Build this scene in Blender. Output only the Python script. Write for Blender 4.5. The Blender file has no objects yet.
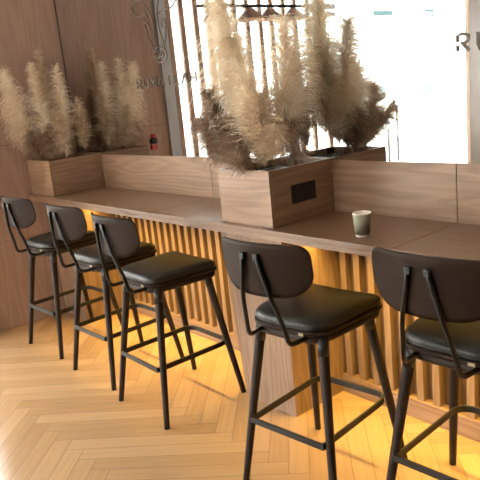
import bpy, bmesh, math, random
from mathutils import Vector, Matrix
random.seed(7)
S = bpy.context.scene
COL = S.collection
PI = math.pi

# ------------------------------------------------------------------ materials
def new_mat(name):
    m = bpy.data.materials.new(name); m.use_nodes = True
    nt = m.node_tree; b = nt.nodes['Principled BSDF']
    return m, nt, b

def plain(name, col, rough=.5, metal=0., spec=.5, noise=0., nscale=30., bump=0.):
    m, nt, b = new_mat(name)
    b.inputs['Base Color'].default_value = (*col, 1)
    b.inputs['Roughness'].default_value = rough
    b.inputs['Metallic'].default_value = metal
    b.inputs['Specular IOR Level'].default_value = spec
    if noise or bump:
        tc = nt.nodes.new('ShaderNodeTexCoord'); n = nt.nodes.new('ShaderNodeTexNoise')
        n.inputs['Scale'].default_value = nscale; n.inputs['Detail'].default_value = 4
        nt.links.new(tc.outputs['Object'], n.inputs['Vector'])
        if noise:
            mx = nt.nodes.new('ShaderNodeMix'); mx.data_type = 'RGBA'
            mx.inputs['A'].default_value = (*[c*(1-noise) for c in col], 1)
            mx.inputs['B'].default_value = (*[min(1, c*(1+noise)) for c in col], 1)
            nt.links.new(n.outputs['Fac'], mx.inputs['Factor'])
            nt.links.new(mx.outputs['Result'], b.inputs['Base Color'])
        if bump:
            bp = nt.nodes.new('ShaderNodeBump'); bp.inputs['Strength'].default_value = bump
            bp.inputs['Distance'].default_value = .002
            nt.links.new(n.outputs['Fac'], bp.inputs['Height']); nt.links.new(bp.outputs['Normal'], b.inputs['Normal'])
    return m

def wood(name, dark, light, axis='X', rough=.42, ring=5., contrast=1., spec=.4):
    """procedural oak veneer, grain running along one axis"""
    m, nt, b = new_mat(name)
    N = nt.nodes.new; L = nt.links.new
    tc = N('ShaderNodeTexCoord'); mp = N('ShaderNodeMapping')
    L(tc.outputs['Object'], mp.inputs['Vector'])
    s = {'X': (.09, 1, 1), 'Y': (1, .09, 1), 'Z': (1, 1, .09)}[axis]
    mp.inputs['Scale'].default_value = s
    n1 = N('ShaderNodeTexNoise'); n1.inputs['Scale'].default_value = ring*1.6; n1.inputs['Detail'].default_value = 2
    n1.inputs['Roughness'].default_value = .45
    L(mp.outputs['Vector'], n1.inputs['Vector'])
    mul = N('ShaderNodeMath'); mul.operation = 'MULTIPLY'; mul.inputs[1].default_value = 20.
    L(n1.outputs['Fac'], mul.inputs[0])
    fr = N('ShaderNodeMath'); fr.operation = 'PINGPONG'; fr.inputs[1].default_value = 1.
    L(mul.outputs[0], fr.inputs[0])
    mp2 = N('ShaderNodeMapping')
    s2 = {'X': (.02, 1, 1), 'Y': (1, .02, 1), 'Z': (1, 1, .02)}[axis]
    mp2.inputs['Scale'].default_value = s2
    L(tc.outputs['Object'], mp2.inputs['Vector'])
    n2 = N('ShaderNodeTexNoise'); n2.inputs['Scale'].default_value = 140; n2.inputs['Detail'].default_value = 2
    L(mp2.outputs['Vector'], n2.inputs['Vector'])
    n3 = N('ShaderNodeTexNoise'); n3.inputs['Scale'].default_value = 1.3
    L(tc.outputs['Object'], n3.inputs['Vector'])
    a = N('ShaderNodeMath'); a.operation = 'MULTIPLY_ADD'; a.inputs[1].default_value = .42*contrast
    L(fr.outputs[0], a.inputs[0]); 
    c = N('ShaderNodeMath'); c.operation = 'MULTIPLY_ADD'; c.inputs[1].default_value = .55*contrast; c.inputs[2].default_value = .5-.6*contrast
    L(n2.outputs['Fac'], c.inputs[0]); 
    d = N('ShaderNodeMath'); d.operation = 'MULTIPLY_ADD'; d.inputs[1].default_value = .3
    L(n3.outputs['Fac'], d.inputs[0]); L(c.outputs[0], d.inputs[2]); L(d.outputs[0], a.inputs[2])
    mx = N('ShaderNodeMix'); mx.data_type = 'RGBA'; mx.clamp_factor = True
    mx.inputs['A'].default_value = (*dark, 1); mx.inputs['B'].default_value = (*light, 1)
    L(a.outputs[0], mx.inputs['Factor']); L(mx.outputs['Result'], b.inputs['Base Color'])
    b.inputs['Roughness'].default_value = rough; b.inputs['Specular IOR Level'].default_value = spec
    bp = N('ShaderNodeBump'); bp.inputs['Strength'].default_value = .12; bp.inputs['Distance'].default_value = .001
    L(n2.outputs['Fac'], bp.inputs['Height']); L(bp.outputs['Normal'], b.inputs['Normal'])
    return m

OAK_D, OAK_L = (.140, .079, .047), (.325, .208, .135)
M = {}
M['oak_x'] = wood('oak veneer lengthwise', OAK_D, OAK_L, 'X', ring=4.5)
M['oak_z'] = wood('oak veneer upright', OAK_D, OAK_L, 'Z', ring=5)
M['oak_y'] = wood('oak veneer crosswise', OAK_D, OAK_L, 'Y', ring=4.5)
M['top'] = wood('counter oak', (.112, .060, .033), (.22, .130, .076), 'X', rough=.33, ring=4, contrast=.8)
M['slat'] = wood('slat oak', (.16, .097, .055), (.28, .18, .105), 'Z', ring=6)
M['wall'] = wood('wall panel oak', (.26, .165, .130), (.40, .275, .222), 'Z', ring=3, rough=.4)
M['slat_dark'] = wood('screen slat wood', (.20, .125, .08), (.34, .22, .15), 'Z', ring=6)
M['stool_wood'] = wood('dark stained ash', (.014, .009, .007), (.034, .022, .017), 'Z', ring=8, rough=.5, spec=.16)
M['shell'] = wood('dark stained plywood', (.013, .0072, .005), (.027, .016, .0115), 'X', ring=6, rough=.55, contrast=.6, spec=.10)
M['leather'] = plain('black leather', (.012, .012, .012), .38, spec=.36, bump=.25, nscale=260)
M['black_metal'] = plain('black steel', (.013, .013, .014), .42, metal=.3)
M['steel_dark'] = plain('bronze black steel', (.022, .020, .019), .45, metal=.2, spec=.3)
M['stud'] = plain('grey steel bolt', (.35, .34, .33), .35, metal=1)
M['tag'] = plain('tan label', (.30, .22, .13), .5)
M['dark'] = plain('shadow gap black', (.012, .009, .007), .8)
M['plate'] = plain('black plate', (.012, .011, .010), .45)
M['grey_trim'] = plain('pale grey lacquer', (.36, .38, .42), .4, noise=.05)
M['white'] = plain('white paint', (.78, .77, .74), .6, noise=.03, nscale=4)
M['cup'] = plain('grey green card', (.29, .285, .22), .95, spec=.08)
M['cup_white'] = plain('white card', (.80, .74, .66), .6)
M['foam'] = plain('dark potting foam', (.035, .025, .018), .95, bump=.8, nscale=60, noise=.5)
M['bronze'] = plain('dull bronze', (.085, .062, .045), .6, metal=.0)
M['lamp_brown'] = plain('brown lamp metal', (.20, .10, .07), .5)
M['lamp_in'] = plain('copper lamp lining', (.55, .36, .25), .5)
M['red'] = plain('red plastic', (.36, .02, .03), .5)
M['frame'] = plain('pale grey aluminium', (.42, .42, .41), .4, metal=.2)
M['back'] = wood('back board oak', (.09, .052, .03), (.15, .09, .052), 'Z', ring=6)
M['concrete'] = plain('pale pavement', (.62, .60, .57), .8, noise=.06, nscale=2)
M['facade'] = plain('white facade', (.82, .82, .80), .8, noise=.03, nscale=1)
M['teal_glass'] = plain('teal window glass', (.012, .036, .038), .5, spec=.1)
M['stem'] = plain('dry straw stem', (.30, .22, .12), .7)

def mirror_mat():
    m, nt, b = new_mat('silvered mirror')
    b.inputs['Base Color'].default_value = (.76, .775, .775, 1)
    b.inputs['Metallic'].default_value = 1; b.inputs['Roughness'].default_value = .0
    return m
M['mirror'] = mirror_mat()

def pane_mat():
    m = bpy.data.materials.new('window glass'); m.use_nodes = True
    nt = m.node_tree; nt.nodes.clear()
    o = nt.nodes.new('ShaderNodeOutputMaterial'); t = nt.nodes.new('ShaderNodeBsdfTransparent')
    g = nt.nodes.new('ShaderNodeBsdfGlossy'); g.inputs['Roughness'].default_value = .02
    mx = nt.nodes.new('ShaderNodeMixShader'); mx.inputs[0].default_value = .05
    t.inputs['Color'].default_value = (.96, .98, .97, 1)
    nt.links.new(t.outputs[0], mx.inputs[1]); nt.links.new(g.outputs[0], mx.inputs[2])
    nt.links.new(mx.outputs[0], o.inputs[0])
    return m
M['glass'] = pane_mat()

def emit_mat(name, col, s):
    m = bpy.data.materials.new(name); m.use_nodes = True
    nt = m.node_tree; b = nt.nodes['Principled BSDF']
    b.inputs['Base Color'].default_value = (*col, 1)
    b.inputs['Emission Color'].default_value = (*col, 1); b.inputs['Emission Strength'].default_value = s
    return m

def floor_mat():
    m, nt, b = new_mat('herringbone oak planks')
    N = nt.nodes.new; L = nt.links.new
    uv = N('ShaderNodeUVMap'); uv.uv_map = 'plank'
    mp = N('ShaderNodeMapping'); mp.inputs['Scale'].default_value = (1.4, 22, 1)
    L(uv.outputs[0], mp.inputs['Vector'])
    n = N('ShaderNodeTexNoise'); n.inputs['Scale'].default_value = 2.2; n.inputs['Detail'].default_value = 5
    L(mp.outputs[0], n.inputs['Vector'])
    at = N('ShaderNodeAttribute'); at.attribute_name = 'tone'
    a = N('ShaderNodeMath'); a.operation = 'MULTIPLY_ADD'; a.inputs[1].default_value = .55
    L(n.outputs['Fac'], a.inputs[0])
    c = N('ShaderNodeMath'); c.operation = 'MULTIPLY_ADD'; c.inputs[1].default_value = .45; c.inputs[2].default_value = -.02
    L(at.outputs['Fac'], c.inputs[0]); L(c.outputs[0], a.inputs[2])
    mx = N('ShaderNodeMix'); mx.data_type = 'RGBA'; mx.clamp_factor = True
    mx.inputs['A'].default_value = (.26, .150, .072, 1); mx.inputs['B'].default_value = (.47, .305, .165, 1)
    L(a.outputs[0], mx.inputs['Factor']); L(mx.outputs['Result'], b.inputs['Base Color'])
    b.inputs['Roughness'].default_value = .17; b.inputs['Specular IOR Level'].default_value = .7
    return m
M['floor'] = floor_mat()

def plume_mat(name, dark, light):
    m = bpy.data.materials.new(name); m.use_nodes = True
    nt = m.node_tree; nt.nodes.clear(); N = nt.nodes.new; L = nt.links.new
    o = N('ShaderNodeOutputMaterial'); at = N('ShaderNodeAttribute'); at.attribute_name = 'tone'
    mx = N('ShaderNodeMix'); mx.data_type = 'RGBA'
    mx.inputs['A'].default_value = (*dark, 1); mx.inputs['B'].default_value = (*light, 1)
    L(at.outputs['Fac'], mx.inputs['Factor'])
    d = N('ShaderNodeBsdfDiffuse'); t = N('ShaderNodeBsdfTranslucent'); ms = N('ShaderNodeMixShader'); ms.inputs[0].default_value = .38
    L(mx.outputs['Result'], d.inputs['Color']); L(mx.outputs['Result'], t.inputs['Color'])
    L(d.outputs[0], ms.inputs[1]); L(t.outputs[0], ms.inputs[2]); L(ms.outputs[0], o.inputs[0])
    return m
M['cream'] = plume_mat('cream pampas', (.76, .64, .48), (.98, .94, .84))
M['tan'] = plume_mat('tan pampas', (.46, .34, .23), (.84, .71, .54))
M['brown'] = plume_mat('brown reed', (.22, .15, .105), (.50, .37, .27))

# ------------------------------------------------------------------ helpers
def box(bm, x0, x1, y0, y1, z0, z1, bev=0., mi=0, mat=None):
    t = bmesh.new()
    bmesh.ops.create_cube(t, size=1)
    for v in t.verts:
        v.co = Vector(((x0+x1)/2+v.co.x*(x1-x0), (y0+y1)/2+v.co.y*(y1-y0), (z0+z1)/2+v.co.z*(z1-z0)))
    if bev: bmesh.ops.bevel(t, geom=t.edges[:], offset=bev, segments=2, affect='EDGES', profile=.6)
    if mat: bmesh.ops.transform(t, matrix=mat, verts=t.verts[:])
    join(bm, t, mi)

def join(bm, t, mi=0):
    vm = {}
    for v in t.verts: vm[v] = bm.verts.new(v.co)
    for f in t.faces:
        nf = bm.faces.new([vm[v] for v in f.verts]); nf.material_index = mi; nf.smooth = f.smooth
    t.free()

def frame_of(d):
    d = d.normalized(); a = Vector((0, 0, 1)) if abs(d.z) < .95 else Vector((1, 0, 0))
    s = d.cross(a).normalized(); return s, s.cross(d).normalized()

def sweep(bm, pts, prof, closed=False, scale=None, up=None, caps=True):
    """profile (list of 2D) swept along a polyline; smooth faces if the profile is round"""
    P = [Vector(p) for p in pts]; n = len(P); rings = []
    for i in range(n):
        a = P[i-1] if (i > 0 or closed) else P[i]; b = P[(i+1) % n] if (i < n-1 or closed) else P[i]
        d = (b-a).normalized()
        if up is not None:
            u = Vector(up); s = d.cross(u).normalized(); t = s.cross(d).normalized()
        elif i == 0: s, t = frame_of(d)
        else:
            s = (s - d*s.dot(d)).normalized(); t = s.cross(d).normalized()
        k = scale[i] if scale else 1.
        w = 1.
        if up is not None and 0 < i < n-1 or closed:
            c = (P[i]-a).normalized().dot((b-P[i]).normalized()); w = 1/max(.55, math.sqrt(max(.01, (1+c)/2)))
        rings.append([bm.verts.new(P[i]+s*(q[0]*k*w)+t*(q[1]*k)) for q in prof])
    m = len(prof); sm = m > 6
    for i in range(n if closed else n-1):
        r, q = rings[i], rings[(i+1) % n]
        for j in range(m):
            f = bm.faces.new((r[j], r[(j+1) % m], q[(j+1) % m], q[j])); f.smooth = sm
    if not closed and caps:
        bm.faces.new(rings[0][::-1]); bm.faces.new(rings[-1])
    return rings

def circ(r, n=14): return [(r*math.cos(2*PI*i/n), r*math.sin(2*PI*i/n)) for i in range(n)]
def rect(w, h): return [(-w/2, -h/2), (w/2, -h/2), (w/2, h/2), (-w/2, h/2)]

def fillet(pts, r, n=5):
    """round the inner corners of a polyline"""
    P = [Vector(p) for p in pts]; out = [P[0]]
    for i in range(1, len(P)-1):
        a = (P[i-1]-P[i]); b = (P[i+1]-P[i]); k = min(r, a.length*.49, b.length*.49)
        A = P[i]+a.normalized()*k; B = P[i]+b.normalized()*k
        for j in range(n+1):
            t = j/n; out.append(A*(1-t)**2+P[i]*2*t*(1-t)+B*t*t)
    out.append(P[-1]); return out

def obj(name, bm, mats, parent=None, loc=None, kind=None, fix=True):
    if fix: bmesh.ops.recalc_face_normals(bm, faces=bm.faces[:])
    me = bpy.data.meshes.new(name); bm.to_mesh(me); bm.free()
    for m in (mats if isinstance(mats, (list, tuple)) else [mats]): me.materials.append(m)
    o = bpy.data.objects.new(name, me); COL.objects.link(o)
    if parent: o.parent = parent
    if loc: o.location = loc
    if kind: o['kind'] = kind
    return o

def tag(o, label, cat, group=None):
    o['label'] = label; o['category'] = cat
    if group: o['group'] = group
    return o

def thing(name, label, cat, loc=(0, 0, 0), rz=0., group=None):
    o = bpy.data.objects.new(name, None); COL.objects.link(o)
    o.empty_display_size = .1; o.location = loc; o.rotation_euler = (0, 0, rz)
    return tag(o, label, cat, group)

def structure(name, fn, mats):
    bm = bmesh.new(); fn(bm); return obj(name, bm, mats, kind='structure')

# ------------------------------------------------------------------ sizes (metres, counter height 1.05)
H = 1.05; DEP = .478; XW = 8.0; YF = -9.0; CEIL = 3.2
YB = .58                                # face of the wall under the counter

# ------------------------------------------------------------------ setting
def build_floor():
    w, n = .0955, 9; g = .0015
    ox, oy = 1.97, -.855
    bm = bmesh.new(); uvl = bm.loops.layers.uv.new('plank'); cl = bm.loops.layers.float_color.new('tone')
    r2 = math.sqrt(.5); U = Vector((r2, -r2, 0)); V = Vector((r2, r2, 0))
    X0, X1, Y0, Y1 = 0, XW, YF, YB
    def plank(a0, a1, b0, b1):
        c = Vector((ox, oy, 0))+U*((a0+a1)/2*w)+V*((b0+b1)/2*w)
        if not (X0-.6 < c.x < X1+.6 and Y0-.6 < c.y < Y1+.6): return
        q = [(a0*w+g, b0*w+g), (a1*w-g, b0*w+g), (a1*w-g, b1*w-g), (a0*w+g, b1*w-g)]
        vs = [bm.verts.new(Vector((ox, oy, 0))+U*p[0]+V*p[1]) for p in q]
        f = bm.faces.new(vs); tone = random.random(); off = random.random()*50
        al = (a1-a0) > (b1-b0)
        for l, p in zip(f.loops, q):
            l[uvl].uv = (p[0]+off, p[1]+off*1.7) if al else (p[1]+off, p[0]+off*1.7)
            l[cl] = (tone, tone, tone, 1)
    for i in range(-120, 121):
        for j in range(-12, 13):
            plank(i+2*n*j, i+2*n*j+n, i, i+1)
            plank(i, i+1, i-2*n+1+2*n*j, i-n+1+2*n*j)
    # trim to the room
    for co, no in (((X0, 0, 0), (-1, 0, 0)), ((X1, 0, 0), (1, 0, 0)), ((0, Y0, 0), (0, -1, 0)), ((0, Y1, 0), (0, 1, 0))):
        bmesh.ops.bisect_plane(bm, geom=bm.verts[:]+bm.edges[:]+bm.faces[:], plane_co=co, plane_no=no, clear_outer=True)
    for f in bm.faces: f.normal_update()
    for f in bm.faces:
        if f.normal.z < 0: f.normal_flip()
    box(bm, X0-.05, X1+.05, Y0-.05, Y1+.05, -.06, -.0015, mi=1)
    return obj('floor', bm, [M['floor'], plain('plank joint', (.15, .085, .045), .8)], kind='structure', fix=False)
build_floor()

structure('ceiling', lambda bm: box(bm, -.3, XW+.1, YF-.1, YB+.2, CEIL, CEIL+.1), M['white'])
structure('wall_back', lambda bm: box(bm, -.12, XW+.1, YB, YB+.12, 0, CEIL), M['oak_x'])
structure('wall_right', lambda bm: box(bm, XW, XW+.1, YF, YB, 0, CEIL), M['oak_z'])

def wall_left(bm):
    # oak panels with fine shadow gaps, beside the counter and beyond the window
    for (y0, y1) in ((-.46, YB), (YF, -6.23)):
        zs = [0, .715, 1.46, CEIL]
        for a, b in zip(zs, zs[1:]): box(bm, -.02, 0, y0, y1, a+.002, b-.002, mi=0)
        box(bm, -.12, -.018, y0, y1, 0, CEIL, mi=1)
    box(bm, -.12, 0, -6.23, -.46, 2.98, CEIL, mi=0)
structure('wall_left', wall_left, [M['wall'], M['dark']])
structure('trim_1', lambda bm: box(bm, -.13, .03, -.574, -.462, 0, 2.98, .004), M['grey_trim'])
structure('trim_2', lambda bm: box(bm, -.02, .04, -6.225, -5.70, 0, 2.98, .004), M['back'])
def wall_front(bm):
    box(bm, -.12, 1.0, YF-.1, YF, 0, CEIL); box(bm, 4.0, XW, YF-.1, YF, 0, CEIL)
    box(bm, 1.0, 4.0, YF-.1, YF, 2.9, CEIL); box(bm, 1.0, 4.0, YF-.1, YF, 0, .25)
structure('wall_front', wall_front, M['white'])

def window(name, horizontal, a0, a1, p, z0, z1, mull, w=.05):
    bm = bmesh.new()
    def bar(u0, u1, za, zb):
        if horizontal: box(bm, u0, u1, p-.03, p+.03, za, zb)
        else: box(bm, p-.03, p+.03, u0, u1, za, zb)
    bar(a0, a1, z0, z0+w); bar(a0, a1, z1-w, z1); bar(a0, a0+w, z0+w, z1-w); bar(a1-w, a1, z0+w, z1-w)
    for u in mull: bar(u-.02, u+.02, z0+w, z1-w)
    o = obj(name, bm, M['frame'], kind='structure')
    bm = bmesh.new()
    if horizontal: box(bm, a0+w, a1-w, p-.004, p+.004, z0+w, z1-w)
    else: box(bm, p-.004, p+.004, a0+w, a1-w, z0+w, z1-w)
    g = obj('pane', bm, M['glass'], o)
    return o
window('window_1', False, -5.95, -.575, -.09, 0, 2.98, (-2.80,))
window('fill_window', True, 1.0, 4.0, YF-.05, .25, 2.9, (2.5,))  # unseen window behind the camera, added and sized for soft fill light

# slat screen in front of the entrance glass, seen in the mirror
t = thing('slat_screen', 'screen of brown upright wooden slats before the bright window glass, seen in the mirror', 'screen', (0.0, -1.66, 0))
bm = bmesh.new(); box(bm, -.045, .045, -1.08, 1.08, .002, .06); obj('bottom_rail', bm, M['slat_dark'], t)
bm = bmesh.new(); box(bm, -.045, .045, -1.08, 1.08, 2.90, 2.975); obj('top_rail', bm, M['slat_dark'], t)
for ym in (1.565, 1.715, 1.88, 2.03, 2.19, 2.36, 2.525, 2.70, 2.86, 3.04, 3.21, 3.41, 3.66):
    y = .956-ym+1.66
    bm = bmesh.new(); box(bm, -.018, .018, y-.026, y+.026, .06, 2.90, .003); obj('slat', bm, M['slat_dark'], t)

# ------------------------------------------------------------------ outdoors, over-bright
structure('ground', lambda bm: box(bm, -40, -.13, -40, 15, -.2, -.07), M['concrete'])
structure('street_pavement', lambda bm: box(bm, -.13, 40, -40, YF-.12, -.2, -.07), M['concrete'])
t = thing('building', 'white building outside the window, seen in the mirror over the counter', 'building', (-22, -20, -.07))
bm = bmesh.new(); box(bm, -6, 0, -26, 16, 0, 7.5); obj('facade', bm, M['facade'], t)
for (ya, yb, za, zb, m) in ((28.1, 29.4, 5.85, 6.15, 'dark'), (28.1, 29.4, 5.42, 5.68, 'dark'), (33.2, 35.2, 5.45, 5.75, 'teal_glass'), (39.0, 40.0, 5.65, 5.85, 'teal_glass'), (39.0, 40.0, 5.35, 5.55, 'teal_glass'), (32.9, 34.0, .1, .95, 'teal_glass'), (38.9, 39.7, .1, .6, 'teal_glass')):
    bm = bmesh.new(); box(bm, .002, .06, .956-yb+20, .956-ya+20, za+.07, zb+.07); obj('window', bm, M[m], t)
for (y, h, lab) in ((-8.13, 1.06, 'taller thin dark post on the pavement outside the window'), (-7.82, .62, 'shorter thin dark post on the pavement outside the window')):
    bm = bmesh.new(); box(bm, -.02, .02, -.02, .02, 0, h+.07, .004)
    o = obj('street_post', bm, M['steel_dark'], loc=(-3, y, -.0695)); tag(o, lab, 'post')

# ------------------------------------------------------------------ counter
SEAMS = [0, 1.83, 3.547, 5.36, XW]
t = thing('bar_counter', 'long oak bar counter running along the mirrored wall', 'counter', (0, 0, 0))
bm = bmesh.new()
for a, b in zip(SEAMS, SEAMS[1:]): box(bm, a+.0012, b-.0012, 0, YB-.001, H-.026, H, .0022)
obj('worktop', bm, M['top'], t)
bm = bmesh.new()
for a, b in zip(SEAMS, SEAMS[1:]): box(bm, a+.001, b-.001, .013, YB-.001, H-.052, H-.0265, .002)
obj('under_board', bm, M['oak_x'], t)
# pillars and slatted panels below the counter
def pillar(label, xl0, xl1, xr, yf, cham):
    bm = bmesh.new(); z1 = H-.0525
    rows = []
    for z, xl in ((0, xl0), (z1, xl1)):
        pts = [(xl, yf+cham*.8), (xl+cham, yf), (xr, yf), (xr, YB-.002), (xl, YB-.002)]
        if not cham: pts = [(xl, yf), (xr, yf), (xr, YB-.002), (xl, YB-.002)]
        rows.append([bm.verts.new((p[0], p[1], z)) for p in pts])
    n = len(rows[0])
    for j in range(n): bm.faces.new((rows[0][j], rows[0][(j+1) % n], rows[1][(j+1) % n], rows[1][j]))
    bm.faces.new(rows[0][::-1]); bm.faces.new(rows[1])
    bmesh.ops.recalc_face_normals(bm, faces=bm.faces[:])
    o = obj('counter_pillar', bm, M['oak_z']); tag(o, label, 'pillar', )
    return o
pillar('wide oak pillar under the counter behind the second stool from the right', 2.350, 2.262, 2.795, .132, .05)
pillar('oak pillar under the left end of the counter, against the side wall', .002, .002, .40, .15, 0)
pillar('far right oak pillar under the counter', 4.90, 4.90, 5.36, .13, 0)
def slat_panel(label, x0, x1):
    t = thing('slatted_panel', label, 'panel', (x0, YB, 0))
    w = x1-x0
    bm = bmesh.new(); box(bm, 0, w, -.018, -.002, .002, H-.0535); obj('back_board', bm, M['back'], t)
    bm = bmesh.new(); box(bm, 0, w, -.072, -.0185, .001, .105, .002); obj('plinth', bm, M['oak_x'], t)
    bm = bmesh.new(); n = int(w/.088); p = w/n
    for k in range(n):
        x = (k+.5)*p
        box(bm, x-.020, x+.020, -.064, -.0185, .1055, H-.0545, .002)
    obj('slats', bm, M['slat'], t)
slat_panel('glowing slatted oak panel under the counter behind the three left stools', .402, 2.25)
slat_panel('glowing slatted oak panel under the counter behind the rightmost stool', 2.797, 4.898)

# led strips under the counter
LED = emit_mat('warm led diffuser', (1, .60, .10), 4)
for (x0, x1, lab) in ((.42, 2.24, 'warm yellow led strip under the counter behind the left stools'), (2.81, 4.88, 'warm yellow led strip under the counter right of the middle pillar')):
    bm = bmesh.new(); box(bm, x0, x1, .300, .322, H-.064, H-.0525, .001)
    tag(obj('led_strip', bm, LED), lab, 'light')
    l = bpy.data.lights.new('led_light', 'AREA'); l.shape = 'RECTANGLE'; l.size = x1-x0; l.size_y = .02
    l.color = (1, .66, .15); l.energy = 12*(x1-x0); l.spread = math.radians(105)
    lo = bpy.data.objects.new('led_light', l); COL.objects.link(lo); lo.location = ((x0+x1)/2, .311, H-.066)
    lo.visible_camera = True

# backsplash panels and mirror panels
names = (('left oak backsplash board between the two planters', 'left mirror panel carrying the cow head emblem above the counter'),
         ('oak backsplash board behind the middle planter and the paper cup', 'middle mirror panel above the backsplash, behind the middle planter'),
         ('oak backsplash board at the right edge', 'right mirror panel starting beside the large letter R'),
         ('far right oak backsplash board beyond the frame', 'far right mirror panel beyond the frame'))
for (a, b), (lb, lm) in zip(zip(SEAMS, SEAMS[1:]), names):
    bm = bmesh.new(); box(bm, a+.0015, b-.0015, DEP, YB-.001, H+.0005, 1.311, .0015)
    tag(obj('backsplash_board', bm, M['oak_x']), lb, 'panel')
    bm = bmesh.new(); box(bm, a+(.024 if a == 0 else .0012), b-.0012, DEP+.003, DEP+.009, 1.3115, 2.95)
    box(bm, a+.001, b-.001, DEP+.010, YB-.001, 1.3115, 2.95, mi=1)
    tag(obj('wall_mirror', bm, [M['mirror'], M['dark']]), lm, 'mirror')

# ------------------------------------------------------------------ planters
def planter(x0, x1, y0, ztop, label, plate):
    y1 = DEP-.001; w = x1-x0; d = y1-y0; h = ztop-H-.0008; th = .018
    t = thing('planter_box', label, 'planter', (x0, y0, H+.0008))
    bm = bmesh.new(); box(bm, 0, w, 0, th, 0, h, .0012); obj('front_board', bm, M['oak_x'], t)
    bm = bmesh.new(); box(bm, 0, w, d-th, d, 0, h, .0012); obj('back_board', bm, M['oak_x'], t)
    for a in (0, w-th):
        bm = bmesh.new(); box(bm, a, a+th, th+.0003, d-th-.0003, 0, h, .0012); obj('side_board', bm, M['oak_y'], t)
    bm = bmesh.new(); box(bm, th+.0004, w-th-.0004, th+.0004, d-th-.0004, .002, h-.035); obj('potting_foam', bm, M['foam'], t)
    if plate:
        bm = bmesh.new(); box(bm, w+.0003, w+.006, .137, .304, .092, .183, .0015)
        p = obj('cover_plate', bm, M['plate'], t); p['label'] = 'black blank cover plate on the planter side'
    return t
planter(2.470, 2.850, .036, 1.322, 'oak planter box with black cover plate in the middle of the counter', True)
planter(.004, .420, .036, 1.322, 'plain oak planter box at the left end of the counter, in the corner', False)

# ------------------------------------------------------------------ pampas grass
def plume_mesh(bm, P, r, n, seed, droop, side, org):
    """feathery head along polyline P: hundreds of fine branchlets combed along the stem, with side hairs"""
    rnd = random.Random(seed); cl = bm.loops.layers.float_color.new('tone')
    def at(t):
        k = t*(len(P)-1); i = min(int(k), len(P)-2); f = k-i
        return P[i].lerp(P[i+1], f), (P[i+1]-P[i]).normalized()
    def keep(p):      # hairs lie against the wall and the mirror instead of passing through
        w = p+org
        if w.x < .006: w.x = .006+.1*rnd.random()*min(.05, .006-w.x)
        if w.y > DEP-.003: w.y = DEP-.003-.1*rnd.random()*min(.05, w.y-DEP+.003)
        return w-org
    def ribbon(pts, w0, w1, tone):
        d = (pts[-1]-pts[0]); a = Vector((rnd.uniform(-1, 1), rnd.uniform(-1, 1), rnd.uniform(-1, 1)))
        s = d.cross(a)
        if s.length < 1e-9: return
        s.normalize(); prev = None; m = len(pts)
        for i, p in enumerate(pts):
            w = w0+(w1-w0)*i/(m-1)
            cur = (bm.verts.new(keep(p-s*w)), bm.verts.new(keep(p+s*w)))
            if prev:
                f = bm.faces.new((prev[0], prev[1], cur[1], cur[0]))
                for l in f.loops: l[cl] = (tone, tone, tone, 1)
            prev = cur
    sd = Vector(side); nt = int(n/4.2)
    for k in range(nt):
        t = ((k+rnd.random())/nt)*.98
        base, ax = at(t)
        prof = min(1, .5+t*2.4) if t < .2 else 1-.66*((t-.2)/.8)**1.3
        L0 = r*2.0*prof*rnd.uniform(.75, 1.2)
        s, u = frame_of(ax); ph = k*2.39996+rnd.uniform(-.4, .4); out = s*math.cos(ph)+u*math.sin(ph)
        out = (out+sd*rnd.uniform(.4, 1.1)).normalized()
        v0 = (ax*1.0+out*rnd.uniform(.25, .62)).normalized(); tone0 = rnd.uniform(.1, .9)
        for h in range(11):
            ln = L0*rnd.uniform(.55, 1.1); tone = min(1, max(0, tone0+rnd.gauss(0, .12)))
            v = (v0+Vector((rnd.gauss(0, .16), rnd.gauss(0, .16), rnd.gauss(0, .10)))).normalized()
            p = base+ax*rnd.uniform(-.012, .012); pts = [p.copy()]; st = ln/6
            for i in range(6):
                v = (v+Vector((0, 0, -1))*droop*(.04+.085*i)+out*.05+sd*.06+Vector((rnd.gauss(0, .04), rnd.gauss(0, .04), 0))).normalized()
                p = p+v*st; pts.append(p.copy())
            ribbon(pts, .0015, .0005, tone)
            for i in range(2, 7):
                hd = (v*1.0+Vector((rnd.gauss(0, .4), rnd.gauss(0, .4), rnd.gauss(-.1*droop, .3)))).normalized()
                hl = ln*rnd.uniform(.10, .22)
                a = pts[i].lerp(pts[i-1], rnd.random()); c = a+hd*hl
                ribbon([a, a.lerp(c, .6)+Vector((0, 0, .004)), c], .0012, .0004, tone)

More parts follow.
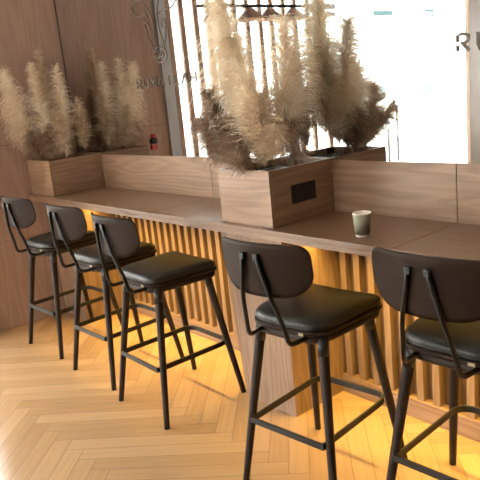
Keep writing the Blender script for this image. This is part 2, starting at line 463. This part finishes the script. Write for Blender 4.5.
def pampas(name, label, base, tip, bend, frac, r, n, mat, group, seed, droop=1., side=(0, 0, 0), cat='plume'):
    B = Vector(base); T = Vector(tip); C = (B+T)/2+Vector(bend)
    pts = [B*(1-s)**2+C*2*s*(1-s)+T*s*s for s in [i/24 for i in range(25)]]
    t = thing(name, label, cat, base, group=group); t['kind'] = 'thing'
    loc = [p-B for p in pts]
    bm = bmesh.new(); sweep(bm, loc[:22], circ(.0028, 6), scale=[1-.6*i/22 for i in range(22)])
    obj('stem', bm, M['stem'], t)
    i0 = int(round(24*(1-frac)))
    bm = bmesh.new(); plume_mesh(bm, loc[i0:], r, int(n*1.15), seed, droop, side, B)
    obj('plume', bm, M[mat], t, fix=False)
    return t
ZF = H + .0008 + (1.322-H-.0008-.035)          # top of the potting foam
G1, G2 = 'pampas grass in the middle planter', 'pampas grass in the left planter'
centre = [
 ('tallest cream pampas plume of the middle planter, leaning left above the slats', (2.60, .20), (2.515, .14, 2.15), (-.01, 0, .05), .82, .15, 560, 'cream', 1.5, (-.85, -.35, .05)),
 ('second cream plume close behind the tallest one in the middle planter', (2.62, .20), (2.565, .17, 1.95), (0, 0, .0), .80, .11, 360, 'cream', 1.2, (-.5, -.1, 0)),
 ('upright cream plume on the right of the middle planter, tip below the pendant lamps', (2.74, .27), (2.812, .255, 1.99), (-.01, 0, 0), .82, .118, 460, 'cream', 1., (.1, -.1, 0)),
 ('short pale plume leaning right out of the middle planter', (2.76, .16), (2.915, .05, 1.54), (.02, 0, .04), .72, .06, 200, 'tan', .8, (0, 0, 0)),
 ('lowest dark brown plume sticking out left of the middle planter', (2.58, .10), (2.45, -.02, 1.575), (-.02, -.02, .0), .80, .075, 300, 'brown', .9, (-.3, -.2, 0)),
 ('brown plume leaning left under the tallest cream plume of the middle planter', (2.60, .13), (2.52, .0, 1.70), (-.02, -.02, 0), .78, .085, 300, 'brown', .9, (-.3, -.2, 0)),
 ('fluffy pale plume in the front centre of the middle planter', (2.68, .14), (2.70, .08, 1.76), (.01, -.02, 0), .84, .085, 380, 'cream', .7, (0, -.3, 0)),
 ('fluffy tan plume at the front right corner of the middle planter', (2.74, .12), (2.80, .06, 1.66), (.03, -.02, 0), .86, .078, 340, 'tan', .8, (.2, -.2, 0)),
 ('bushy brown plume low in the front of the middle planter', (2.63, .10), (2.60, .04, 1.56), (0, -.02, 0), .9, .078, 340, 'brown', .8, (0, -.2, 0)),
 ('greyish plume at the back of the middle planter against the mirror', (2.72, .38), (2.74, .36, 1.86), (0, 0, 0), .74, .085, 260, 'tan', .8, (0, 0, 0)),
 ('brown drooping plume hanging over the front board of the middle planter', (2.68, .09), (2.66, .03, 1.46), (.02, -.03, 0), .9, .075, 280, 'brown', 1., (0, -.2, 0)),
 ('dark brown plume at the back left of the middle planter', (2.56, .34), (2.53, .34, 1.66), (0, 0, 0), .8, .085, 260, 'brown', 1., (-.1, 0, 0)),
 ('short brown plume at the right side of the middle planter', (2.80, .26), (2.83, .22, 1.52), (.01, 0, 0), .9, .075, 240, 'brown', 1.2, (.2, 0, 0)),
]
left = [
 ('cream plume front of the left planter, standing before the wall corner', (.24, .16), (.24, .10, 2.05), (.01, 0, 0), .78, .066, 340, 'cream', 1.1, (0, -.1, 0)),
 ('tallest plume of the left planter, behind its front cream plume', (.12, .28), (.06, .25, 2.16), (0, 0, 0), .70, .064, 300, 'tan', .9, (0, 0, 0)),
 ('cream plume at the right of the left planter, close to the mirror', (.27, .30), (.27, .28, 2.02), (0, 0, 0), .78, .064, 300, 'cream', 1.1, (0, 0, 0)),
 ('broad cream plume at the left edge of the picture in the left planter', (.16, .10), (.15, -.07, 2.0), (0, -.03, .06), .84, .095, 420, 'cream', 1.5, (-.1, -.4, 0)),
 ('tan plume bowing forward over the front of the left planter', (.10, .09), (.08, -.06, 1.74), (0, -.03, .08), .86, .085, 340, 'tan', 1.6, (0, -.4, 0)),
 ('short tan plume at the right side of the left planter', (.36, .22), (.40, .18, 1.66), (.02, 0, .02), .86, .065, 280, 'tan', 1.3, (.2, 0, 0)),
 ('short tan plume in the back right corner of the left planter', (.36, .38), (.38, .37, 1.76), (0, 0, 0), .84, .06, 260, 'tan', 1.1, (.1, 0, 0)),
 ('brown tuft low at the front of the left planter', (.20, .10), (.20, .03, 1.54), (0, -.02, .02), .9, .075, 260, 'brown', 1.4, (0, -.3, 0)),
 ('brown tuft low at the right of the left planter', (.30, .16), (.33, .12, 1.56), (.01, 0, 0), .9, .07, 260, 'brown', 1.3, (.2, 0, 0)),
 ('brown tuft low at the back of the left planter', (.18, .34), (.16, .34, 1.58), (0, 0, 0), .9, .07, 240, 'brown', 1.2, (0, 0, 0)),
]
for gi, (lst, grp) in enumerate(((centre, G1), (left, G2))):
    for k, (lab, b, tip, bend, frac, r, n, mat, dr, side) in enumerate(lst):
        pampas('pampas_plume', lab, (b[0], b[1], ZF+.0005), tip, bend, frac, r, n, mat, grp, 100*gi+k, dr, side)

# ------------------------------------------------------------------ lettering and emblem on the mirror
YL = DEP+.003-.0021
def stroke(bm, pts, w=.0045, d=.006):
    sweep(bm, [Vector((p[0], 0, p[1])) for p in pts], rect(w, d), up=(0, 1, 0))
GLY = {  # stencil capitals on a unit box (x 0..1, z 0..1)
 'R': [[(.08, 0), (.08, .40)], [(.08, .55), (.08, 1)], [(.2, 1), (.6, 1), (.85, .87), (.85, .66), (.6, .48), (.3, .48)], [(.45, .40), (.9, 0)]],
 'U': [[(.1, 1), (.1, .3), (.25, .06), (.5, 0), (.75, .06), (.9, .3), (.9, 1)]],
 'M': [[(.02, 0), (.1, 1)], [(.16, 1), (.5, .35), (.84, 1)], [(.9, 1), (.98, 0)]],
 'A': [[(.02, 0), (.46, 1)], [(.54, 1), (.98, 0)]],
 'I': [[(.5, 0), (.5, 1)]],
 'L': [[(.15, 1), (.15, 0), (.85, 0)]],
 'H': [[(.1, 0), (.1, 1)], [(.9, 0), (.9, 1)], [(.25, .5), (.75, .5)]],
}
def smooth(pts, n=6):
    P = [Vector((p[0], p[1], 0)) for p in pts]; out = []
    for i in range(len(P)-1):
        p0 = P[max(i-1, 0)]; p1 = P[i]; p2 = P[i+1]; p3 = P[min(i+2, len(P)-1)]
        for k in range(n):
            t = k/n
            v = .5*((2*p1)+(p2-p0)*t+(2*p0-5*p1+4*p2-p3)*t*t+(3*p1-p0-3*p2+p3)*t**3)
            out.append((v.x, v.y))
    out.append((P[-1].x, P[-1].y)); return out
COW = [   # line drawing of a cow head, metres along and up the wall
 [(1.328, 2.22), (1.308, 2.243), (1.265, 2.236), (1.206, 2.245), (1.16, 2.283), (1.158, 2.317), (1.217, 2.336), (1.283, 2.327)],
 [(1.235, 2.47), (1.25, 2.40), (1.289, 2.33), (1.321, 2.28), (1.369, 2.223), (1.386, 2.148), (1.379, 2.085), (1.373, 2.022)],
 [(1.34, 2.141), (1.337, 2.164), (1.311, 2.19), (1.287, 2.182), (1.289, 2.152), (1.311, 2.094), (1.346, 2.034), (1.365, 1.99)],
 [(1.56, 2.45), (1.53, 2.38), (1.48, 2.304), (1.454, 2.255), (1.443, 2.194), (1.451, 2.131), (1.469, 2.065), (1.483, 2.028)],
 [(1.464, 2.225), (1.494, 2.237), (1.55, 2.235), (1.608, 2.24), (1.65, 2.263), (1.666, 2.29), (1.62, 2.322), (1.54, 2.318)],
 [(1.486, 2.137), (1.476, 2.159), (1.499, 2.185), (1.521, 2.174), (1.524, 2.121), (1.499, 2.053), (1.481, 2.014)],
 [(1.369, 2.004), (1.398, 2.019), (1.443, 2.023), (1.481, 2.005), (1.498, 1.963), (1.473, 1.933), (1.411, 1.925), (1.371, 1.946), (1.355, 1.985), (1.369, 2.004)],
 [(1.399, 2.005), (1.373, 1.987), (1.384, 1.958), (1.411, 1.955), (1.419, 1.975), (1.41, 1.994)],
 [(1.453, 1.995), (1.437, 1.978), (1.44, 1.961), (1.462, 1.966), (1.469, 1.982)],
 [(1.235, 2.47), (1.20, 2.53), (1.20, 2.60), (1.24, 2.66)],
 [(1.56, 2.45), (1.60, 2.51), (1.61, 2.58), (1.57, 2.64)],
]
def wall_sign(label, x0, zbase, cowx, lw, lh, pitch):
    t = thing('wall_sign', label, 'sign', (x0, YL, zbase))
    for i, ch in enumerate('RUMAILAH'):
        bm = bmesh.new()
        for s in GLY[ch]: stroke(bm, [((i*pitch)+p[0]*lw, p[1]*lh) for p in s], (.0125), .0035)
        o = obj('letter', bm, M['bronze'], t)
    bm = bmesh.new()
    for l in COW:
        stroke(bm, [(p[0]+cowx, p[1]-1.775) for p in smooth(l)], .0085, .0035)
    obj('cow_emblem', bm, M['bronze'], t)
wall_sign('bronze line drawn cow head above the word RUMAILAH on the left mirror', 1.090, 1.776, -1.090, .070, .060, .0905)
wall_sign('bronze word RUMAILAH on the right mirror, cut by the picture edge after the U', 3.557, 1.765, -1.090, .063, .066, .088)

# ------------------------------------------------------------------ red alarm on the side wall, seen in the mirror
t = thing('fire_alarm', 'small red and black fire alarm on the left wall, seen in the mirror', 'alarm', (.0, -.28, 1.245))
bm = bmesh.new(); box(bm, .0005, .03, -.032, .032, 0, .045, .004); obj('call_point', bm, M['red'], t)
bm = bmesh.new(); box(bm, .0005, .03, -.035, .035, .0555, .10, .006); obj('siren', bm, M['dark'], t)
bm = bmesh.new(); box(bm, .0005, .02, -.03, .015, .1005, .14, .006); obj('beacon', bm, M['red'], t)

# ------------------------------------------------------------------ pendant lamps, seen in the mirror
t = thing('pendant_rail', 'dark ceiling rail with four conical pendant lamps, seen in the mirror', 'lamp', (.55, -1.5, 0))
bm = bmesh.new(); box(bm, -.015, .015, -.60, .95, 2.405, 2.43); obj('rail', bm, M['black_metal'], t)
for y in (-.5, .85):
    bm = bmesh.new(); sweep(bm, [(0, y, 2.43), (0, y, CEIL)], circ(.006, 8)); obj('rod', bm, M['black_metal'], t)
for y in (.766, .374, .126, -.176):
    bm = bmesh.new(); n = 24
    rings = []
    for r, z in ((.018, 2.405), (.035, 2.395), (.125, 2.31), (.127, 2.295), (.12, 2.295), (.03, 2.385)):
        rings.append([bm.verts.new((r*math.cos(2*PI*i/n), y+r*math.sin(2*PI*i/n), z)) for i in range(n)])
    for a, b in zip(rings, rings[1:]):
        for i in range(n): bm.faces.new((a[i], a[(i+1) % n], b[(i+1) % n], b[i])).smooth = True
    bm.faces.new(rings[0]); bm.faces.new(rings[-1][::-1])
    for f in bm.faces:
        if all(v.co.z < 2.39 for v in f.verts) and any((v.co.xy-Vector((0, y))).length < .132 and v.co.z < 2.30 for v in f.verts): f.material_index = 1
    o = obj('lamp_shade', bm, [M['lamp_brown'], M['lamp_in']], t)

# ------------------------------------------------------------------ paper cup
t = thing('paper_cup', 'grey green paper coffee cup with white rim standing on the counter', 'cup', (3.322, .114, H+.0004))
def lathe(bm, prof, n=32, mi=0, closed=False):
    rings = [[bm.verts.new((r*math.cos(2*PI*i/n), r*math.sin(2*PI*i/n), z)) for i in range(n)] for r, z in prof]
    for a, b in zip(rings, rings[1:]):
        for i in range(n):
            f = bm.faces.new((a[i], a[(i+1) % n], b[(i+1) % n], b[i])); f.smooth = True; f.material_index = mi
    return rings
bm = bmesh.new(); rr = lathe(bm, [(.0302, .010), (.0385, .098), (.0375, .099), (.0290, .012)])
for i in range(32): bm.faces.new((rr[0][i], rr[3][i], rr[3][(i+1) % 32], rr[0][(i+1) % 32]))
obj('sleeve', bm, M['cup'], t)
bm = bmesh.new(); rr = lathe(bm, [(.001, .003), (.027, .003), (.0275, 0), (.0294, 0), (.0300, .0098), (.0289, .0100), (.001, .0098)]); obj('base_band', bm, M['cup_white'], t)
bm = bmesh.new()
R0, r0 = .0385, .0021
vs = [[bm.verts.new(((R0+r0*math.cos(b))*math.cos(a), (R0+r0*math.cos(b))*math.sin(a), .1005+r0*math.sin(b))) for b in [2*PI*j/8 for j in range(8)]] for a in [2*PI*i/32 for i in range(32)]]
for i in range(32):
    for j in range(8):
        bm.faces.new((vs[i][j], vs[(i+1) % 32][j], vs[(i+1) % 32][(j+1) % 8], vs[i][(j+1) % 8])).smooth = True
obj('rim', bm, M['cup_white'], t)
bm = bmesh.new(); lathe(bm, [(.001, .0105), (.0288, .0125), (.0372, .0985)], 32); obj('inner_wall', bm, M['cup_white'], t)
bm = bmesh.new()
for k, (a0, z) in enumerate(((-2.32, .058), (-2.26, .058), (-2.20, .058), (-2.28, .052))):
    R = .0302+(.0385-.0302)*(z-.010)/.088+.0003
    q = [(R*math.cos(a0), R*math.sin(a0), z), (R*math.cos(a0+.045), R*math.sin(a0+.045), z), (R*math.cos(a0+.045)*1.003, R*math.sin(a0+.045)*1.003, z+.003), (R*math.cos(a0)*1.003, R*math.sin(a0)*1.003, z+.003)]
    bm.faces.new([bm.verts.new(p) for p in q])
obj('printed_mark', bm, M['cup_white'], t)

# ------------------------------------------------------------------ bar stools
def outline(hw_b, hw_f, y_b, y_f, rb, rf, n=8):
    """rounded trapezoid seen from above, anticlockwise"""
    C = [(hw_f, y_f, rf), (-hw_f, y_f, rf), (-hw_b, y_b, rb), (hw_b, y_b, rb)]
    pts = []; m = 4
    for i in range(m):
        p = Vector(C[i][:2]); a = Vector(C[i-1][:2]); b = Vector(C[(i+1) % m][:2]); r = C[i][2]
        A = p+(a-p).normalized()*r; B = p+(b-p).normalized()*r
        e = Vector(C[(i+1) % m][:2]); eb = C[(i+1) % m][2]
        for k in range(n+1):
            t = k/n; pts.append(A*(1-t)**2+p*2*t*(1-t)+B*t*t)
        nx = e+(p-e).normalized()*eb
        for k in range(1, 6): pts.append(B.lerp(nx, k/6))
    return pts
def ring_solid(bm, out, levels, cy=0.):
    """levels: (scale, z) rings of an outline, closed top and bottom"""
    rs = []
    for s, z in levels:
        rs.append([bm.verts.new((p.x*s, cy+(p.y-cy)*s, z(p*s) if callable(z) else z)) for p in out])
    n = len(out)
    for a, b in zip(rs, rs[1:]):
        for i in range(n):
            bm.faces.new((a[i], a[(i+1) % n], b[(i+1) % n], b[i])).smooth = True
    bm.faces.new(rs[0][::-1]); bm.faces.new(rs[-1])

def make_stool(label, group):
    t = thing('bar_stool', label, 'bar stool', (0, 0, 0), 0, group)
    LZ = .738
    for sx in (1, -1):
        for sy in (-1, 1):
            a = Vector((sx*.160, sy*.158, LZ)); b = Vector((sx*.245, sy*.268, 0))
            bm = bmesh.new(); k = .30
            P = [b.lerp(a, i/6) for i in range(7)]; P[0].z = .0
            sweep(bm, P, circ(.0225, 16), scale=[.68+.32*i/6 for i in range(7)])
            lg = obj('leg', bm, M['stool_wood'], t)
            bm = bmesh.new(); c = a.lerp(b, .10)
            sweep(bm, [c, a.lerp(b, .004)], circ(.0236, 16)); obj('sleeve', bm, M['black_metal'], lg)
    # footrest: flat bar, rounded at the counter side
    z = .312; rw, rd = .191, .246
    bm = bmesh.new()
    loop = [(-rw, -rd, z), (-rw, rd, z), (rw, rd, z), (rw, -rd, z)]
    path = fillet([loop[0]]+loop[1:3]+[loop[3]], .075, 6)
    sweep(bm, path, rect(.009, .027), up=(0, 0, 1))
    box(bm, -rw-.0045, rw+.0045, -rd-.0045, -rd+.0045, z-.0135, z+.0135, .001)
    obj('footrest', bm, M['steel_dark'], t)
    # seat: plywood pan and leather cushion
    out = outline(.192, .226, -.216, .212, .105, .055)
    sad = lambda p: .0
    bm = bmesh.new()
    f0 = lambda dz: (lambda p: .745+dz+.10*max(0, p.y-.14)**1.0*.25 + .12*p.x*p.x)
    ring_solid(bm, out, [(.93, f0(.0)), (.985, f0(.003)), (1.0, f0(.010)), (1.0, f0(.017)), (.985, f0(.021)), (.9, f0(.021))])
    pan = obj('seat_pan', bm, M['shell'], t)
    bm = bmesh.new(); h0 = lambda dz: (lambda p: .712+dz+.12*p.x*p.x)
    ring_solid(bm, out, [(.88, h0(.003)), (.92, h0(0)), (.945, h0(.006)), (.96, h0(.0325))])
    obj('seat_frame', bm, M['stool_wood'], t)
    bm = bmesh.new(); g0 = lambda dz: (lambda p: .7665+dz+.10*max(0, p.y-.14)*.25+.12*p.x*p.x)
    ring_solid(bm, out, [(.90, g0(.0)), (.965, g0(.001)), (.978, g0(.007)), (.972, g0(.010)), (.978, g0(.014)), (.978, g0(.020)), (.965, g0(.028)), (.925, g0(.037)), (.84, g0(.0425)), (.66, g0(.047)), (.45, g0(.050)), (.22, g0(.052)), (.04, g0(.0525))])
    obj('cushion', bm, M['leather'], t)
    bm = bmesh.new(); box(bm, -.012, .012, -.2172, -.2145, .748, .760, mat=Matrix.Translation((.10, .001, .0015))); tg = obj('label_tag', bm, M['tag'], t)
    # backrest: bent plywood shell
    bm = bmesh.new(); nu, nv = 26, 12; th = .011
    def edge(u):      # bottom and top height at u in -1..1
        zt = 1.150-.012*u*u; zb = .936+.006*u*u
        def corner(r, pw): 
            d = max(0, abs(u)-(1-r))/r; return 1-math.sqrt(max(0, 1-d**pw))
        return zb+.090*corner(.50, 2.0), zt-.040*corner(.15, 2.0)
    def shell_pt(u, z, off):
        x = .229*u*(1-.03*((z-1.04)/.12)**2); y = -.354+.072*u*u+(1.15-z)*.10
        nrm = Vector((-.17*u/.238, 1, .10)).normalized()
        p = Vector((x, y, z))+nrm*off; return p
    grid = {}
    us = [math.sin(PI/2*(-1+2*i/nu)) for i in range(nu+1)]
    for side, off in ((0, 0), (1, th)):
        for i, u in enumerate(us):
            b, tp = edge(u)
            for j in range(nv+1):
                grid[side, i, j] = bm.verts.new(shell_pt(u, b+(tp-b)*j/nv, off))
    for side in (0, 1):
        for i in range(nu):
            for j in range(nv):
                f = bm.faces.new((grid[side, i, j], grid[side, i+1, j], grid[side, i+1, j+1], grid[side, i, j+1])); f.smooth = True
    for i in range(nu):
        for j in (0, nv): bm.faces.new((grid[0, i, j], grid[0, i+1, j], grid[1, i+1, j], grid[1, i, j]))
    for j in range(nv):
        for i in (0, nu): bm.faces.new((grid[0, i, j], grid[0, i, j+1], grid[1, i, j+1], grid[1, i, j]))
    obj('backrest', bm, M['shell'], t)
    # two steel back supports running down and forward under the seat
    for sx in (-1, 1):
        def ys(z): return -.354+(1.15-z)*.10-.0085
        pts = [(sx*.034, ys(1.105), 1.105), (sx*.050, ys(1.03), 1.03), (sx*.075, ys(.93)+.003, .93), (sx*.098, -.306, .81), (sx*.104, -.296, .738), (sx*.118, -.17, .738), (sx*.118, -.10, .740)]
        bm = bmesh.new(); P = fillet(pts, .045, 5)
        sweep(bm, P, [(.0105*math.cos(a), .0075*math.sin(a)) for a in [2*PI*k/10 for k in range(10)]])
        sp = obj('back_support', bm, M['black_metal'], t)
        bm = bmesh.new(); box(bm, sx*.034-.0105, sx*.034+.0105, ys(1.10)-.009, ys(1.10)+.006, 1.088, 1.112, .003); obj('end_bolt', bm, M['black_metal'], sp)
        bm = bmesh.new(); zz = 1.02
        sweep(bm, [(sx*.053, ys(zz)-.006, zz), (sx*.053, ys(zz)-.0085, zz)], circ(.0035, 8)); obj('screw', bm, M['stud'], sp)
    return t

def copy_tree(o, parent=None):
    c = o.copy(); COL.objects.link(c)
    if parent: c.parent = parent
    for ch in list(o.children): copy_tree(ch, c)
    return c
SG = 'bar stools along the counter'
st = [((2.105, -.12), -.010, 'third bar stool from the left, fully in view before the slatted panel'),
      ((.700, -.085), .05, 'leftmost bar stool beside the side wall at the end of the counter'),
      ((1.445, -.085), .035, 'bar stool second from the left, partly behind the fully visible stool'),
      ((3.228, -.12), .10, 'bar stool before the middle oak pillar, to the left of the rightmost stool'),
      ((3.875, .030), .05, 'rightmost bar stool, cut off by the right edge of the picture')]
proto = make_stool(st[0][2], SG)
for i, ((x, y), a, lab) in enumerate(st):
    o = proto if i == 0 else copy_tree(proto)
    o.location = (x, y, .0005); o.rotation_euler = (0, 0, a); o['label'] = lab; o['category'] = 'bar stool'; o['group'] = SG

# ------------------------------------------------------------------ light
w = bpy.data.worlds.new('daylight'); S.world = w; w.use_nodes = True
bg = w.node_tree.nodes['Background']; bg.inputs['Color'].default_value = (1.0, .98, .95, 1); bg.inputs['Strength'].default_value = 16.0
# ------------------------------------------------------------------ camera
yaw, pit, rol, f = -.8861, -.2335, -.1021, 632.15
cy, sy = math.cos(yaw), math.sin(yaw)
F = Vector((sy*math.cos(pit), cy*math.cos(pit), math.sin(pit)))
r = Vector((cy, -sy, 0)); u = r.cross(F)
c, s = math.cos(rol), math.sin(rol)
R, U = c*r+s*u, -s*r+c*u
cam = bpy.data.cameras.new('camera'); co = bpy.data.objects.new('camera', cam); COL.objects.link(co)
co.matrix_world = Matrix(((R.x, U.x, -F.x, 5.0099), (R.y, U.y, -F.y, -1.9365), (R.z, U.z, -F.z, 1.707), (0, 0, 0, 1)))
cam.sensor_width = 36; cam.lens = f/480*36; cam.clip_start = .05
S.camera = co
S.view_settings.view_transform = 'Standard'; S.view_settings.look = 'None'
S.view_settings.gamma = 1; S.view_settings.use_curve_mapping = False
S.view_settings.exposure = 0.3
S.cycles.max_bounces = 14; S.cycles.diffuse_bounces = 9; S.cycles.transparent_max_bounces = 16
S.cycles.sample_clamp_indirect = 8
